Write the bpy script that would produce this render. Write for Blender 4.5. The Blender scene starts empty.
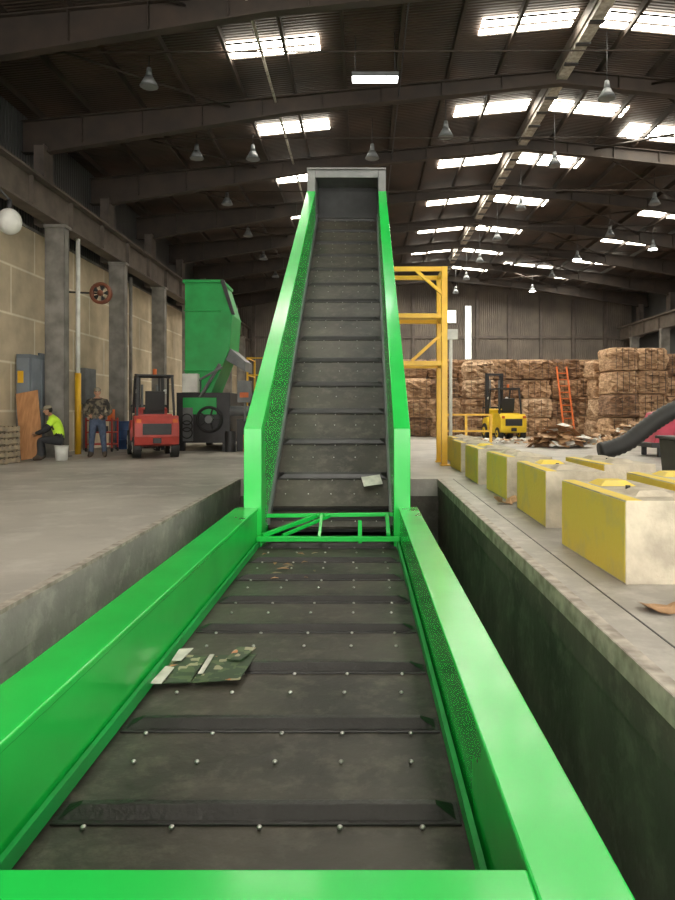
import bpy, bmesh, math, random
from mathutils import Vector, Matrix, Euler
R = random.Random(7)
scn = bpy.context.scene
COL = scn.collection

# ------------------------------------------------------------------ materials
def _nt(name):
    m = bpy.data.materials.new(name); m.use_nodes = True
    nt = m.node_tree; b = nt.nodes['Principled BSDF']
    return m, nt, b
def M(name, c1, c2=None, rough=.6, metal=0., scale=3., stretch=(1,1,1), bump=.0, bscale=40., lo=.35, hi=.65, coat=0., detail=5):
    m, nt, b = _nt(name)
    if c2 is None: c2 = tuple(x*.75 for x in c1)
    tc = nt.nodes.new('ShaderNodeTexCoord'); mp = nt.nodes.new('ShaderNodeMapping')
    mp.inputs['Scale'].default_value = stretch
    nt.links.new(tc.outputs['Object'], mp.inputs['Vector'])
    n = nt.nodes.new('ShaderNodeTexNoise'); n.inputs['Scale'].default_value = scale; n.inputs['Detail'].default_value = detail
    nt.links.new(mp.outputs['Vector'], n.inputs['Vector'])
    r = nt.nodes.new('ShaderNodeValToRGB')
    r.color_ramp.elements[0].position = lo; r.color_ramp.elements[0].color = (*c2, 1)
    r.color_ramp.elements[1].position = hi; r.color_ramp.elements[1].color = (*c1, 1)
    nt.links.new(n.outputs['Fac'], r.inputs['Fac']); nt.links.new(r.outputs['Color'], b.inputs['Base Color'])
    b.inputs['Roughness'].default_value = rough; b.inputs['Metallic'].default_value = metal
    if coat: b.inputs['Coat Weight'].default_value = coat; b.inputs['Coat Roughness'].default_value = .12
    if bump:
        n2 = nt.nodes.new('ShaderNodeTexNoise'); n2.inputs['Scale'].default_value = bscale; n2.inputs['Detail'].default_value = 4
        nt.links.new(mp.outputs['Vector'], n2.inputs['Vector'])
        bp = nt.nodes.new('ShaderNodeBump'); bp.inputs['Strength'].default_value = bump; bp.inputs['Distance'].default_value = .02
        nt.links.new(n2.outputs['Fac'], bp.inputs['Height']); nt.links.new(bp.outputs['Normal'], b.inputs['Normal'])
    return m
def EM(name, col, s):
    m, nt, b = _nt(name)
    b.inputs['Base Color'].default_value = (*col, 1)
    b.inputs['Emission Color'].default_value = (*col, 1); b.inputs['Emission Strength'].default_value = s
    return m
def corr(name, c1, c2, axis, freq, rough=.55, bump=.6):
    m = M(name, c1, c2, rough=rough, scale=.8, lo=.3, hi=.7)
    nt = m.node_tree; b = nt.nodes['Principled BSDF']
    tc = nt.nodes.new('ShaderNodeTexCoord'); w = nt.nodes.new('ShaderNodeTexWave')
    w.bands_direction = axis; w.inputs['Scale'].default_value = freq
    nt.links.new(tc.outputs['Object'], w.inputs['Vector'])
    bp = nt.nodes.new('ShaderNodeBump'); bp.inputs['Strength'].default_value = bump; bp.inputs['Distance'].default_value = .05
    nt.links.new(w.outputs['Fac'], bp.inputs['Height']); nt.links.new(bp.outputs['Normal'], b.inputs['Normal'])
    return m
def stained(name, base, dark, lite, rough, s1=.35, s2=2.2, bump=.15, amt=.75):
    m = M(name, base, dark, rough=rough, scale=s1, bump=bump, bscale=9, detail=10, lo=.32, hi=.62)
    nt=m.node_tree; b=nt.nodes['Principled BSDF']; ramp=[n for n in nt.nodes if n.type=='VALTORGB'][0]
    tc=nt.nodes.new('ShaderNodeTexCoord'); n=nt.nodes.new('ShaderNodeTexNoise'); n.inputs['Scale'].default_value=s2; n.inputs['Detail'].default_value=12; n.inputs['Roughness'].default_value=.7
    nt.links.new(tc.outputs['Object'],n.inputs['Vector'])
    r=nt.nodes.new('ShaderNodeValToRGB'); r.color_ramp.elements[0].position=.50; r.color_ramp.elements[0].color=(0,0,0,1); r.color_ramp.elements[1].position=.70; r.color_ramp.elements[1].color=(amt,amt,amt,1)
    nt.links.new(n.outputs['Fac'],r.inputs['Fac'])
    mx=nt.nodes.new('ShaderNodeMix'); mx.data_type='RGBA'; nt.links.new(r.outputs['Color'],mx.inputs[0]); nt.links.new(ramp.outputs['Color'],mx.inputs[6]); mx.inputs[7].default_value=(*lite,1)
    nt.links.new(mx.outputs[2],b.inputs['Base Color']); return m

green = M('green_paint', (.014,.60,.080), (.010,.50,.065), rough=.27, scale=1.2, coat=.2)
green_d = M('green_paint_dull', (.012,.42,.085), (.01,.31,.06), rough=.45, scale=2)
rubber = stained('belt_rubber', (.060,.053,.042), (.018,.0165,.014), (.115,.104,.082), .48, 1.4, 6., .35, .8)
cleatm = M('cleat_rubber', (.018,.017,.016), (.009,.009,.0085), rough=.36, scale=6, bump=.2)
bolt = M('bolt_steel', (.62,.62,.6), rough=.35, metal=.8)
steelg = M('grey_steel', (.17,.18,.185), (.11,.12,.125), rough=.45, scale=3)
darks = M('dark_steel', (.03,.03,.032), (.018,.018,.02), rough=.5)
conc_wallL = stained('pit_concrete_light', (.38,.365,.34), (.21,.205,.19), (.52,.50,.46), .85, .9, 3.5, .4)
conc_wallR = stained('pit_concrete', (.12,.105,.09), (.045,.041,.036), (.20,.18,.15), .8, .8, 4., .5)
floorm = stained('floor_concrete', (.43,.405,.365), (.23,.215,.195), (.55,.525,.48), .5, .42, 1.6, .18)
edgem = M('edge_steel', (.48,.44,.38), (.24,.21,.175), rough=.6, scale=9)
blockc = M('block_concrete', (.56,.50,.39), (.35,.31,.245), rough=.9, scale=4, bump=.6, bscale=20, detail=8)
yelblk = M('block_yellow_paint', (.74,.56,.09), (.58,.48,.18), rough=.8, scale=3.5, bump=.4, bscale=20, lo=.25, hi=.5, detail=9)
yellow = M('yellow_paint', (.85,.50,.02), (.75,.41,.02), rough=.4)
ylift = M('forklift_yellow', (.85,.62,.03), (.75,.5,.02), rough=.35)
redm = M('forklift_red', (.50,.06,.045), (.35,.04,.03), rough=.45)
orange = M('ladder_orange', (.75,.16,.03), rough=.5)
black = M('black_rubber', (.018,.018,.018), rough=.6)
white = M('white_paint', (.75,.75,.70), rough=.5)
ply = M('plywood', (.54,.27,.12), (.40,.19,.08), rough=.7, scale=3, stretch=(6,1,1))
wood = M('pallet_wood', (.38,.30,.2), (.22,.18,.13), rough=.8, scale=5)
card = M('cardboard', (.50,.30,.16), (.34,.2,.1), rough=.85, scale=6, bump=.3)
cardw = M('white_scrap', (.75,.73,.67), (.5,.49,.45), rough=.8, scale=8)
rafterm = M('rafter_paint', (.042,.028,.020), (.022,.016,.012), rough=.7, scale=2)
purlinm = M('purlin_paint', (.045,.029,.020), (.022,.015,.011), rough=.7, scale=2)
colm = M('column_paint', (.27,.255,.23), (.15,.14,.125), rough=.6, scale=2.5)
colu = M('column_upper_paint', (.12,.095,.08), (.07,.058,.05), rough=.6, scale=2.5)
beamm = M('runway_paint', (.13,.105,.085), (.075,.06,.048), rough=.6, scale=2)
deckm = corr('roof_deck', (.060,.034,.021), (.020,.012,.008), 'Y', 3.0, .7)
wallm = corr('wall_metal', (.075,.075,.075), (.045,.046,.047), 'Y', 2.2)
wallx = corr('wall_metal_end', (.17,.14,.115), (.09,.077,.066), 'X', 2.2)
bm_a = M('bale_cardboard', (.60,.40,.245), (.30,.175,.095), rough=.9, scale=4.5, stretch=(1,1,3.2), bump=1., bscale=12, lo=.36, hi=.60, detail=10)
bm_b = M('bale_cardboard_brown', (.46,.285,.165), (.20,.115,.065), rough=.9, scale=4.0, stretch=(1,1,4), bump=1., bscale=12, lo=.36, hi=.62, detail=10)
bm_c = M('bale_cardboard_pale', (.66,.48,.32), (.40,.25,.15), rough=.9, scale=5, stretch=(1.2,1.2,3), bump=1., bscale=12, lo=.38, hi=.58, detail=10)
bm_d = M('bale_cardboard_dark', (.34,.20,.12), (.13,.075,.045), rough=.9, scale=4., stretch=(1,1,4), bump=1., bscale=12, lo=.38, hi=.62, detail=10)
BM=[bm_a,bm_a,bm_b,bm_b,bm_c,bm_d]
skyl = EM('skylight_panel', (1.,.94,.80), 25)
lampm = EM('lamp_glow', (1.,1.,.97), 30)
doorm = M('door_paint', (.17,.20,.23), (.13,.15,.18), rough=.5)
skin = M('skin', (.45,.24,.15), (.38,.2,.13), rough=.55, scale=9)
hair = M('hair', (.02,.014,.01), rough=.7)
jeans = M('jeans', (.075,.10,.16), (.045,.065,.11), rough=.85, scale=12)
camo = M('camo_jacket', (.15,.125,.09), (.03,.027,.024), rough=.9, scale=9, lo=.45, hi=.55)
vest = M('hi_vis_vest', (.62,.95,.06), (.5,.8,.04), rough=.7, scale=5)
darkc = M('dark_cloth', (.03,.03,.035), rough=.9)
boot = M('boot_leather', (.06,.04,.025), rough=.6)
magenta = M('red_machine_paint', (.55,.04,.09), (.4,.03,.06), rough=.4)
capm = M('cap_cloth', (.26,.23,.17), rough=.9)
lipm = M('lips',(.3,.1,.08),rough=.5)
bluem = M('blue_plastic', (.03,.08,.22), rough=.5)

def drywall():
    m, nt, b = _nt('drywall_sheets')
    tc = nt.nodes.new('ShaderNodeTexCoord'); s = nt.nodes.new('ShaderNodeSeparateXYZ'); c = nt.nodes.new('ShaderNodeCombineXYZ')
    nt.links.new(tc.outputs['Object'], s.inputs[0]); nt.links.new(s.outputs['Y'], c.inputs['X']); nt.links.new(s.outputs['Z'], c.inputs['Y'])
    k = nt.nodes.new('ShaderNodeTexBrick'); k.inputs['Scale'].default_value = 1.
    k.inputs['Brick Width'].default_value = 2.4; k.inputs['Row Height'].default_value = 1.2; k.inputs['Mortar Size'].default_value = .045; k.inputs['Mortar Smooth'].default_value=.9
    k.offset=.5
    k.inputs['Color1'].default_value = (.62,.51,.35,1); k.inputs['Color2'].default_value = (.54,.45,.32,1); k.inputs['Mortar'].default_value = (.78,.72,.58,1)
    nt.links.new(c.outputs[0], k.inputs['Vector'])
    n=nt.nodes.new('ShaderNodeTexNoise'); n.inputs['Scale'].default_value=1.6; n.inputs['Detail'].default_value=8; nt.links.new(tc.outputs['Object'],n.inputs['Vector'])
    mr=nt.nodes.new('ShaderNodeMapRange'); mr.inputs[1].default_value=.3; mr.inputs[2].default_value=.7; mr.inputs[3].default_value=.75; mr.inputs[4].default_value=1.08; nt.links.new(n.outputs['Fac'],mr.inputs[0])
    mx=nt.nodes.new('ShaderNodeMix'); mx.data_type='RGBA'; mx.blend_type='MULTIPLY'; mx.inputs[0].default_value=1.
    nt.links.new(k.outputs['Color'],mx.inputs[6]); nt.links.new(mr.outputs[0],mx.inputs[7]); nt.links.new(mx.outputs[2], b.inputs['Base Color'])
    b.inputs['Roughness'].default_value = .85
    return m
dry = drywall()
def printed():
    m, nt, b = _nt('printed_packaging')
    tc = nt.nodes.new('ShaderNodeTexCoord'); v = nt.nodes.new('ShaderNodeTexVoronoi'); v.inputs['Scale'].default_value = 22.; v.distance='CHEBYCHEV'
    nt.links.new(tc.outputs['Object'], v.inputs['Vector'])
    r = nt.nodes.new('ShaderNodeValToRGB'); r.color_ramp.interpolation='CONSTANT'
    e = r.color_ramp.elements; e[0].position=0; e[0].color=(.04,.065,.035,1); e[1].position=.58; e[1].color=(.36,.34,.22,1)
    x = e.new(.72); x.color=(.09,.13,.06,1); x = e.new(.94); x.color=(.5,.2,.08,1)
    s = nt.nodes.new('ShaderNodeSeparateColor'); nt.links.new(v.outputs['Color'], s.inputs[0])
    nt.links.new(s.outputs[0], r.inputs['Fac']); nt.links.new(r.outputs['Color'], b.inputs['Base Color']); b.inputs['Roughness'].default_value=.45
    return m
printm = printed()

# ------------------------------------------------------------------ builder
class MB:
    def __init__(s, T=None): s.v=[]; s.f=[]; s.mi=[]; s.sm=[]; s.mats=[]; s.T=T or Matrix.Identity(4)
    def m(s, mat):
        if mat not in s.mats: s.mats.append(mat)
        return s.mats.index(mat)
    def add(s, vs, fs, mat, smooth=False, T=None):
        o=len(s.v); X=s.T@T if T is not None else s.T
        s.v += [X@Vector(p) for p in vs]; k=s.m(mat)
        for f in fs: s.f.append([i+o for i in f]); s.mi.append(k); s.sm.append(smooth)
    def box(s,x0,x1,y0,y1,z0,z1,mat,T=None):
        v=[(x0,y0,z0),(x1,y0,z0),(x1,y1,z0),(x0,y1,z0),(x0,y0,z1),(x1,y0,z1),(x1,y1,z1),(x0,y1,z1)]
        s.add(v,[(0,3,2,1),(4,5,6,7),(0,1,5,4),(1,2,6,5),(2,3,7,6),(3,0,4,7)],mat,False,T)
    def prism(s,poly,a0,a1,mat,axis='X'):
        n=len(poly)
        if axis=='X': v=[(a0,p[0],p[1]) for p in poly]+[(a1,p[0],p[1]) for p in poly]
        elif axis=='Y': v=[(p[0],a0,p[1]) for p in poly]+[(p[0],a1,p[1]) for p in poly]
        else: v=[(p[0],p[1],a0) for p in poly]+[(p[0],p[1],a1) for p in poly]
        f=[tuple(range(n)),tuple(range(2*n-1,n-1,-1))]+[(i,(i+1)%n,n+(i+1)%n,n+i) for i in range(n)]
        s.add(v,f,mat)
    def cyl(s,p0,p1,r0,mat,r1=None,n=12):
        r1=r0 if r1 is None else r1; p0=Vector(p0);p1=Vector(p1); d=(p1-p0).normalized()
        a=d.orthogonal().normalized(); b=d.cross(a); v=[]
        for p,r in((p0,r0),(p1,r1)):
            for i in range(n):
                t=2*math.pi*i/n; v.append(p+a*math.cos(t)*r+b*math.sin(t)*r)
        s.add(v,[(i,(i+1)%n,n+(i+1)%n,n+i) for i in range(n)],mat,True)
        s.add(v,[tuple(range(n-1,-1,-1)),tuple(range(n,2*n))],mat,False)
    def bar(s,p0,p1,w,h,mat):
        p0=Vector(p0);p1=Vector(p1); d=(p1-p0); L=d.length; d.normalize()
        up=Vector((0,0,1)) if abs(d.z)<.95 else Vector((0,1,0))
        x=d.cross(up).normalized(); z=x.cross(d)
        T=Matrix((x,d,z)).transposed().to_4x4(); T.translation=p0
        s.box(-w/2,w/2,0,L,-h/2,h/2,mat,T)
    def ell(s,c,r,mat,n=14,m=9,T=None):
        v=[];f=[]
        for j in range(m+1):
            a=math.pi*j/m
            for i in range(n):
                t=2*math.pi*i/n; v.append((c[0]+r[0]*math.sin(a)*math.cos(t),c[1]+r[1]*math.sin(a)*math.sin(t),c[2]+r[2]*math.cos(a)))
        for j in range(m):
            for i in range(n): f.append((j*n+i,j*n+(i+1)%n,(j+1)*n+(i+1)%n,(j+1)*n+i))
        s.add(v,f,mat,True,T)
    def tor(s,c,R0,r,mat,axis='Z',n=20,k=8):
        v=[];f=[]
        for i in range(n):
            t=2*math.pi*i/n
            for j in range(k):
                a=2*math.pi*j/k; q=(R0+r*math.cos(a)); p=(q*math.cos(t),q*math.sin(t),r*math.sin(a))
                if axis=='X': p=(p[2],p[0],p[1])
                if axis=='Y': p=(p[0],p[2],p[1])
                v.append((c[0]+p[0],c[1]+p[1],c[2]+p[2]))
        for i in range(n):
            for j in range(k): f.append((i*k+j,((i+1)%n)*k+j,((i+1)%n)*k+(j+1)%k,i*k+(j+1)%k))
        s.add(v,f,mat,True)
    def obj(s,name,parent=None,bevel=0):
        me=bpy.data.meshes.new(name); me.from_pydata([tuple(p) for p in s.v],[],s.f)
        for q in s.mats: me.materials.append(q)
        me.polygons.foreach_set('material_index',s.mi); me.polygons.foreach_set('use_smooth',s.sm)
        bm=bmesh.new(); bm.from_mesh(me)
        bmesh.ops.remove_doubles(bm,verts=bm.verts,dist=1e-5) if s.sm and any(s.sm) else None
        bmesh.ops.recalc_face_normals(bm,faces=bm.faces); bm.to_mesh(me); bm.free()
        o=bpy.data.objects.new(name,me); COL.objects.link(o)
        if bevel:
            b=o.modifiers.new('Bevel','BEVEL'); b.width=bevel; b.segments=2; b.limit_method='ANGLE'; b.angle_limit=math.radians(40)
        if parent: o.parent=parent
        return o
def empty(name,loc=(0,0,0)):
    e=bpy.data.objects.new(name,None); COL.objects.link(e); e.location=loc; return e

# ------------------------------------------------------------------ shell
XL,XR,YB,YF=-8.9,18.5,-9.,47.
RX,RZ=5.15,10.25
def roofz(x): return RZ-.095*abs(x-RX)
PX0,PX1,PY0,PY1,PZ=-2.19,1.31,-2.,12.0,-1.9
b=MB()
b.box(XL,PX0,YB,YF,-.3,0,floorm); b.box(PX1,XR,YB,YF,-.3,0,floorm)
b.box(PX0,PX1,PY1,YF,-.3,0,floorm); b.box(PX0,PX1,YB,PY0,-.3,0,floorm)
b.obj('floor')
b=MB()
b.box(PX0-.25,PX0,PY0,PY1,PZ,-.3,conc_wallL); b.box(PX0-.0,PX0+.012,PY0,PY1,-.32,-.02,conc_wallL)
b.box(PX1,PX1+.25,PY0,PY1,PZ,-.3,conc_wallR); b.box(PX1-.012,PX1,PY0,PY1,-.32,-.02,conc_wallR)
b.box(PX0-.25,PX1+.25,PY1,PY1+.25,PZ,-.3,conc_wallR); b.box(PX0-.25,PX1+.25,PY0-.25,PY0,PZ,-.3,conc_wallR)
b.box(PX0-.25,PX1+.25,PY0-.25,PY1+.25,PZ-.2,PZ,conc_wallR)
b.obj('conveyor_pit')
b=MB()
b.box(PX0-.06,PX0+.014,PY0,PY1,-.02,.008,edgem)
b.box(PX1-.014,PX1+.06,PY0,PY1,-.02,.010,edgem); b.box(PX1-.02,PX1-.012,PY0,PY1,-.12,.008,edgem)
b.box(PX1+.26,PX1+.27,PY0,PY1,-.02,.003,darks)
b.obj('trim_1')
b=MB(); b.box(XL-.15,XL,YB,YF,-.3,roofz(XL)+.1,wallm); b.obj('wall_left')
b=MB(); b.box(XR,XR+.15,YB,YF,-.3,roofz(XR)+.1,wallm); b.obj('wall_right')
b=MB(); b.prism([(XL,-.3),(XR,-.3),(XR,roofz(XR)),(RX,RZ),(XL,roofz(XL))],YF,YF+.15,wallx,'Y'); b.obj('wall_back')
b=MB(); b.prism([(XL,6.2),(XR,6.2),(XR,roofz(XR)),(RX,RZ),(XL,roofz(XL))],YB-.15,YB,wallx,'Y')
for x in (XL,-.4,8.5,XR-.6): b.box(x,x+.6,YB-.15,YB,-.3,6.2,wallx)
b.obj('wall_front')
b=MB()
b.prism([(XL-.2,roofz(XL)-.0),(RX,RZ+.02),(XR+.2,roofz(XR)),(XR+.2,roofz(XR)+.15),(RX,RZ+.2),(XL-.2,roofz(XL)+.15)],YB,YF+.15,deckm,'Y')
b.obj('ceiling')
b=MB(); x=XL+.5
while x<XR-.3:
    if abs(x-RX)>.35:
        z=roofz(x); b.box(x-.035,x+.035,YB+.02,YF-.02,z-.18,z+.0,purlinm)
    x+=1.32
b.obj('roof_purlins')
def rafter(y):
    b=MB(); dL,dm=.8,.34; K=.42
    for sgn,xe in((-1,XL+.02),(1,XR-.02)):
        pts=[(xe,roofz(xe)-.18),(RX,RZ-.18),(RX,RZ-.18-dm),(xe-sgn*7,roofz(xe-sgn*7)-.18-K),(xe-sgn*.6,roofz(xe)-.18-dL),(xe,roofz(xe)-.18-dL)]
        b.prism(pts,y-.012,y+.012,rafterm,'Y')
        top=[pts[0],pts[1],(RX,RZ-.21),(xe,roofz(xe)-.21)]; b.prism(top,y-.11,y+.11,rafterm,'Y')
        bot=[pts[2],pts[3],pts[4],pts[5]]; bot=bot+[(p[0],p[1]-.03) for p in reversed(bot)]
        b.prism(bot,y-.11,y+.11,rafterm,'Y')
        n=9
        for i in range(1,n):
            x=xe+(RX-xe)*i/n; t=abs(x-xe); d=(dL-(dL-K)*min(1,t/7)) if t<7 else K-(K-dm)*(t-7)/7
            b.box(x-.01,x+.01,y-.10,y+.10,roofz(x)-.18-d*.97,roofz(x)-.2,rafterm)
    b.obj('roof_rafter')
RY=[13.3-4.4*k for k in range(4,0,-1)]+[13.3+4.42*k for k in range(8)]
for y in RY: rafter(y)
b=MB()
for y in RY[4:9]:
    b.cyl((XL+.6,y+.6,8.52),(XR-.5,y+.6,8.62),.016,rafterm,n=6)
for i in range(3,len(RY)-1,1):
    b.cyl((7.5,RY[i],roofz(7.5)-.3),(12.5,RY[i+1],roofz(12.5)-.3),.035,rafterm,n=6)
    b.cyl((12.5,RY[i],roofz(12.5)-.3),(7.5,RY[i+1],roofz(7.5)-.3),.035,rafterm,n=6)
    b.cyl((-7.5,RY[i],roofz(-7.5)-.3),(-3.5,RY[i+1],roofz(-3.5)-.3),.03,rafterm,n=6)
b.obj('roof_bracing_rods')
b=MB(); b.cyl((-2.3,YB+.3,9.25),(-2.3,YF-.3,9.25),.035,edgem,n=8); b.cyl((.9,YB+.3,9.4),(.9,YF-.3,9.4),.02,darks,n=6)
for y in RY: b.cyl((-2.3,y+.3,9.25),(-2.3,y+.3,roofz(-2.3)-.005),.01,darks,n=5); b.cyl((.9,y+.3,9.4),(.9,y+.3,roofz(.9)-.005),.01,darks,n=5)
b.obj('electrical_conduit')
b=MB(); b.box(RX-.14,RX+.14,YB+.2,YF-.1,RZ-.42,RZ-.3,edgem); b.box(RX-.18,RX+.18,YB+.2,YF-.1,RZ-.3,RZ-.02,colu)
for i in range(60): b.box(RX-.17,RX+.17,YB+1+i*.92,YB+1.12+i*.92,RZ-.45,RZ-.41,darks)
b.obj('ridge_vent')
def skylight(x,y,w=2.15,l=.66):
    b=MB(); h=w/2
    za,zb=roofz(x-h)-.035,roofz(x+h)-.035
    if x-h<RX<x+h: za=zb=min(za,zb)
    F=[(0,3,2,1),(4,5,6,7),(0,1,5,4),(1,2,6,5),(2,3,7,6),(3,0,4,7)]
    b.add([(x-h,y-l/2,za),(x+h,y-l/2,zb),(x+h,y+l/2,zb),(x-h,y+l/2,za),(x-h,y-l/2,za+.03),(x+h,y-l/2,zb+.03),(x+h,y+l/2,zb+.03),(x-h,y+l/2,za+.03)],F,skyl)
    for k in range(3):
        yy=y-l/2+l*k/2
        b.add([(x-h,yy-.02,za-.03),(x+h,yy-.02,zb-.03),(x+h,yy+.02,zb-.03),(x-h,yy+.02,za-.03),(x-h,yy-.02,za),(x+h,yy-.02,zb),(x+h,yy+.02,zb),(x-h,yy+.02,za)],F,purlinm)
    b.obj('skylight')
for k in range(-5,7):
    y=15.58+4.42*k; l=.66 if k<2 else .66+.22*(k-1)
    yy=y-(0 if k<2 else .25)
    skylight(-2.1,yy,l=l); skylight(3.75,yy,l=l); skylight(6.6,yy,l=l)
    if k not in(0,1): skylight(12.8,yy,l=l)
skylight(-3.1,13.75,1.3,.35); skylight(9.4,21.2,2.6,1.0); skylight(9.7,41.0,2.8,2.0)
def column(xf,y,sg):
    b=MB(); x0,x1=(xf-.25,xf+.25)
    b.box(x0,x1,y-.13,y-.105,0,6.0,colm); b.box(x0,x1,y+.105,y+.13,0,6.0,colm); b.box(xf-.012,xf+.012,y-.105,y+.105,0,6.0,colm)
    b.box(x0,x0+.03,y-.15,y+.15,0,6.0,colm); b.box(x1-.03,x1,y-.15,y+.15,0,6.0,colm)
    b.box(x0-.06,x1+.06,y-.2,y+.2,0,.03,colm)
    b.box(x0-.02,x1+.05,y-.18,y+.18,5.94,6.02,colm)
    xu=xf-sg*.38
    b.box(xu-.14,xu+.14,y-.18,y+.18,6.02,roofz(xu)-.9,colu); b.box(xu+sg*.14,xu+sg*.16,y-.26,y+.26,6.02,roofz(xu)-.9,colu)
    b.obj('steel_column')
for y in RY:
    column(-8.0,y,1); column(17.6,y,-1)
def runway(x):
    b=MB(); b.box(x-.015,x+.015,YB+.3,YF-.25,6.06,6.86,beamm); b.box(x-.2,x+.2,YB+.3,YF-.25,6.02,6.07,beamm); b.box(x-.2,x+.22,YB+.3,YF-.25,6.83,6.9,beamm)
    b.box(x-.04,x+.04,YB+.3,YF-.25,6.9,6.99,beamm)
    y=YB+1
    while y<YF-.5: b.box(x-.12,x+.12,y,y+.02,6.07,6.83,beamm); y+=2.2
    b.obj('crane_runway_beam')
runway(-8.0); runway(17.6)
DX=-8.72
b=MB()
b.box(DX-.1,DX,YB+.2,YF-.25,0,5.93,dry)
b.box(XL,DX+.03,YB+.2,YF-.25,5.93,6.0,colm)
for i in range(len(RY)-1):
    b.box(DX,DX+.03,RY[i]+2.15,RY[i]+2.22,0,5.93,colm)
b.obj('wall_drywall_lining')
b=MB()
for x in [XL+1.2+2.2*i for i in range(12)]: b.box(x,x+.2,YF-.2,YF,0,roofz(x)-.5,colu)
for z in (3.2,6.2): b.box(XL,XR,YF-.12,YF,z,z+.15,colu)
b.obj('end_wall_girts')
for i,(x0,x1,z0,z1) in enumerate([(7.0,7.35,4.8,8.4),(5.0,6.3,7.3,8.1)]):
    b=MB(); b.box(x0,x1,YF-.23,YF-.2,z0,z1,EM('window_glow%d'%i,(.95,1,1),2.2)); b.box(x0-.05,x1+.05,YF-.205,YF-.19,z0-.05,z1+.05,white); b.obj('window_%d'%(i+1))
b=MB(); b.box(DX+.035,DX+.08,18.1,19.4,0,2.75,doorm)
b.box(DX+.08,DX+.10,18.16,18.73,.05,2.65,doorm); b.box(DX+.08,DX+.10,18.77,19.34,.05,2.65,doorm); b.box(DX+.10,DX+.14,18.65,18.7,1.0,1.2,bolt); b.obj('door_1',bevel=.008)
pblue=M('panel_blue',(.22,.25,.29),(.17,.195,.23),rough=.5)
b=MB(); b.box(DX+.05,DX+.40,16.95,18.0,.0,2.62,doorm); b.box(DX+.07,DX+.38,16.92,16.95,.1,2.52,pblue); b.box(DX+.4,DX+.42,17.0,17.46,.1,2.52,pblue); b.box(DX+.4,DX+.42,17.5,17.96,.1,2.52,pblue); b.box(DX+.1,DX+.25,16.91,16.92,1.9,2.2,yellow); b.obj('control_panel_cabinet',bevel=.01)
b=MB(); b.cyl((-7.95,18.9,0),(-7.95,18.9,5.98),.06,white); b.cyl((-7.95,18.9,0),(-7.95,18.9,2.25),.085,yellow); b.obj('downpipe')
b=MB(); b.cyl((-8.2,23.9,0),(-8.2,23.9,5.9),.06,colm); b.obj('downpipe')
b=MB(); b.box(DX+.05,DX+.33,20.5,21.3,1.4,2.5,steelg); b.box(DX+.33,DX+.35,20.55,21.25,1.45,2.45,steelg); b.box(DX+.1,DX+.2,20.85,20.95,0,1.4,steelg); b.obj('electrical_cabinet',bevel=.01)
b=MB(); b.cyl((-7.78,14.0,6.06),(-7.3,14.0,5.55),.025,darks); b.cyl((-7.3,14.,5.55),(-7.3,14.,5.3),.05,darks); b.ell((-7.3,14.,5.1),(.24,.24,.27),white,18,12); b.obj('globe_lamp')
b=MB(); c=(-7.6,19.6,4.6)
fr=M('fan_red',(.22,.07,.035),rough=.5)
b.tor(c,.27,.05,fr,'Y'); b.tor((c[0],c[1]+.12,c[2]),.27,.04,fr,'Y'); b.ell(c,(.09,.12,.09),fr)
for i in range(5):
    a=i*2*math.pi/5; b.prism([(c[0]+.05*math.cos(a),c[2]+.05*math.sin(a)),(c[0]+.27*math.cos(a-.3),c[2]+.27*math.sin(a-.3)),(c[0]+.27*math.cos(a+.4),c[2]+.27*math.sin(a+.4))],c[1]+.03,c[1]+.045,darks,'Y')
for i in range(8):
    a=i*math.pi/4; b.cyl(c,(c[0]+.3*math.cos(a),c[1]-.02,c[2]+.3*math.sin(a)),.006,darks,n=5)
b.bar((-7.6,19.7,4.6),(DX+.01,20.0,4.7),.05,.05,darks); b.obj('wall_fan')
def pendant(x,y,z=8.72,lit=False):
    b=MB(); b.cyl((x,y,z+.25),(x,y,roofz(x)-.01),.012,darks,n=6)
    b.cyl((x,y,z+.1),(x,y,z+.3),.08,steelg,r1=.05); b.cyl((x,y,z-.12),(x,y,z+.1),.21,steelg,r1=.09,n=18)
    b.cyl((x,y,z-.135),(x,y,z-.122),.19,lampm if lit else steelg,n=18)
    b.obj('pendant_lamp')
for k in range(0,7):
    y=15.5+4.42*k
    for x in(-4.9,.24,5.75,10.4):
        if (x==.24 and k==0) : continue
        pendant(x,y+(.6 if x==5.75 else 0),8.72, lit=(x==10.4 and k in(4,6)))
pendant(13.,30.6,8.6,True); pendant(-3.3,20.2,8.8); pendant(2.2,18.3,8.7)
b=MB(); b.box(-.28,.78,15.3,15.6,8.74,8.84,steelg); b.box(-.26,.76,15.32,15.58,8.72,8.74,lampm)
for x in(-.2,.7): b.cyl((x,15.45,8.8),(x,15.45,roofz(x)-.01),.01,darks,n=5)
b.obj('fluorescent_lamp')

# ------------------------------------------------------------------ conveyor
conv=empty('inclined_conveyor')
XI0,XI1,XO0,XO1=-1.31,.43,-1.60,.67
BZ=-.49; BY=8.75; SL=.716; ANG=math.atan(SL)
b=MB()
for a0,a1 in((XO0,XI0),(XI1,XO1)):
    b.box(a0,a1,1.2,8.5,-.04,0,green)
    b.box(a0+.015,a0+.045,1.2,8.5,-.95,-.04,green); b.box(a1-.045,a1-.015,1.2,8.5,-.95,-.04,green)
    b.box(a0,a1,1.2,8.5,-.99,-.95,green)
    for y in (2.2,4.3,6.4,8.3):
        b.box(a0+.05,a1-.05,y,y+.02,-.95,-.04,green)
b.box(XI0,XI1,1.35,1.79,-.032,-.004,green); b.box(XI0,XI1,1.77,1.79,-.6,-.03,green); b.box(XO0,XO1,1.18,1.35,-.99,-.0,green)
b.obj('horizontal_frame',conv,bevel=.008)
b=MB()
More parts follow.
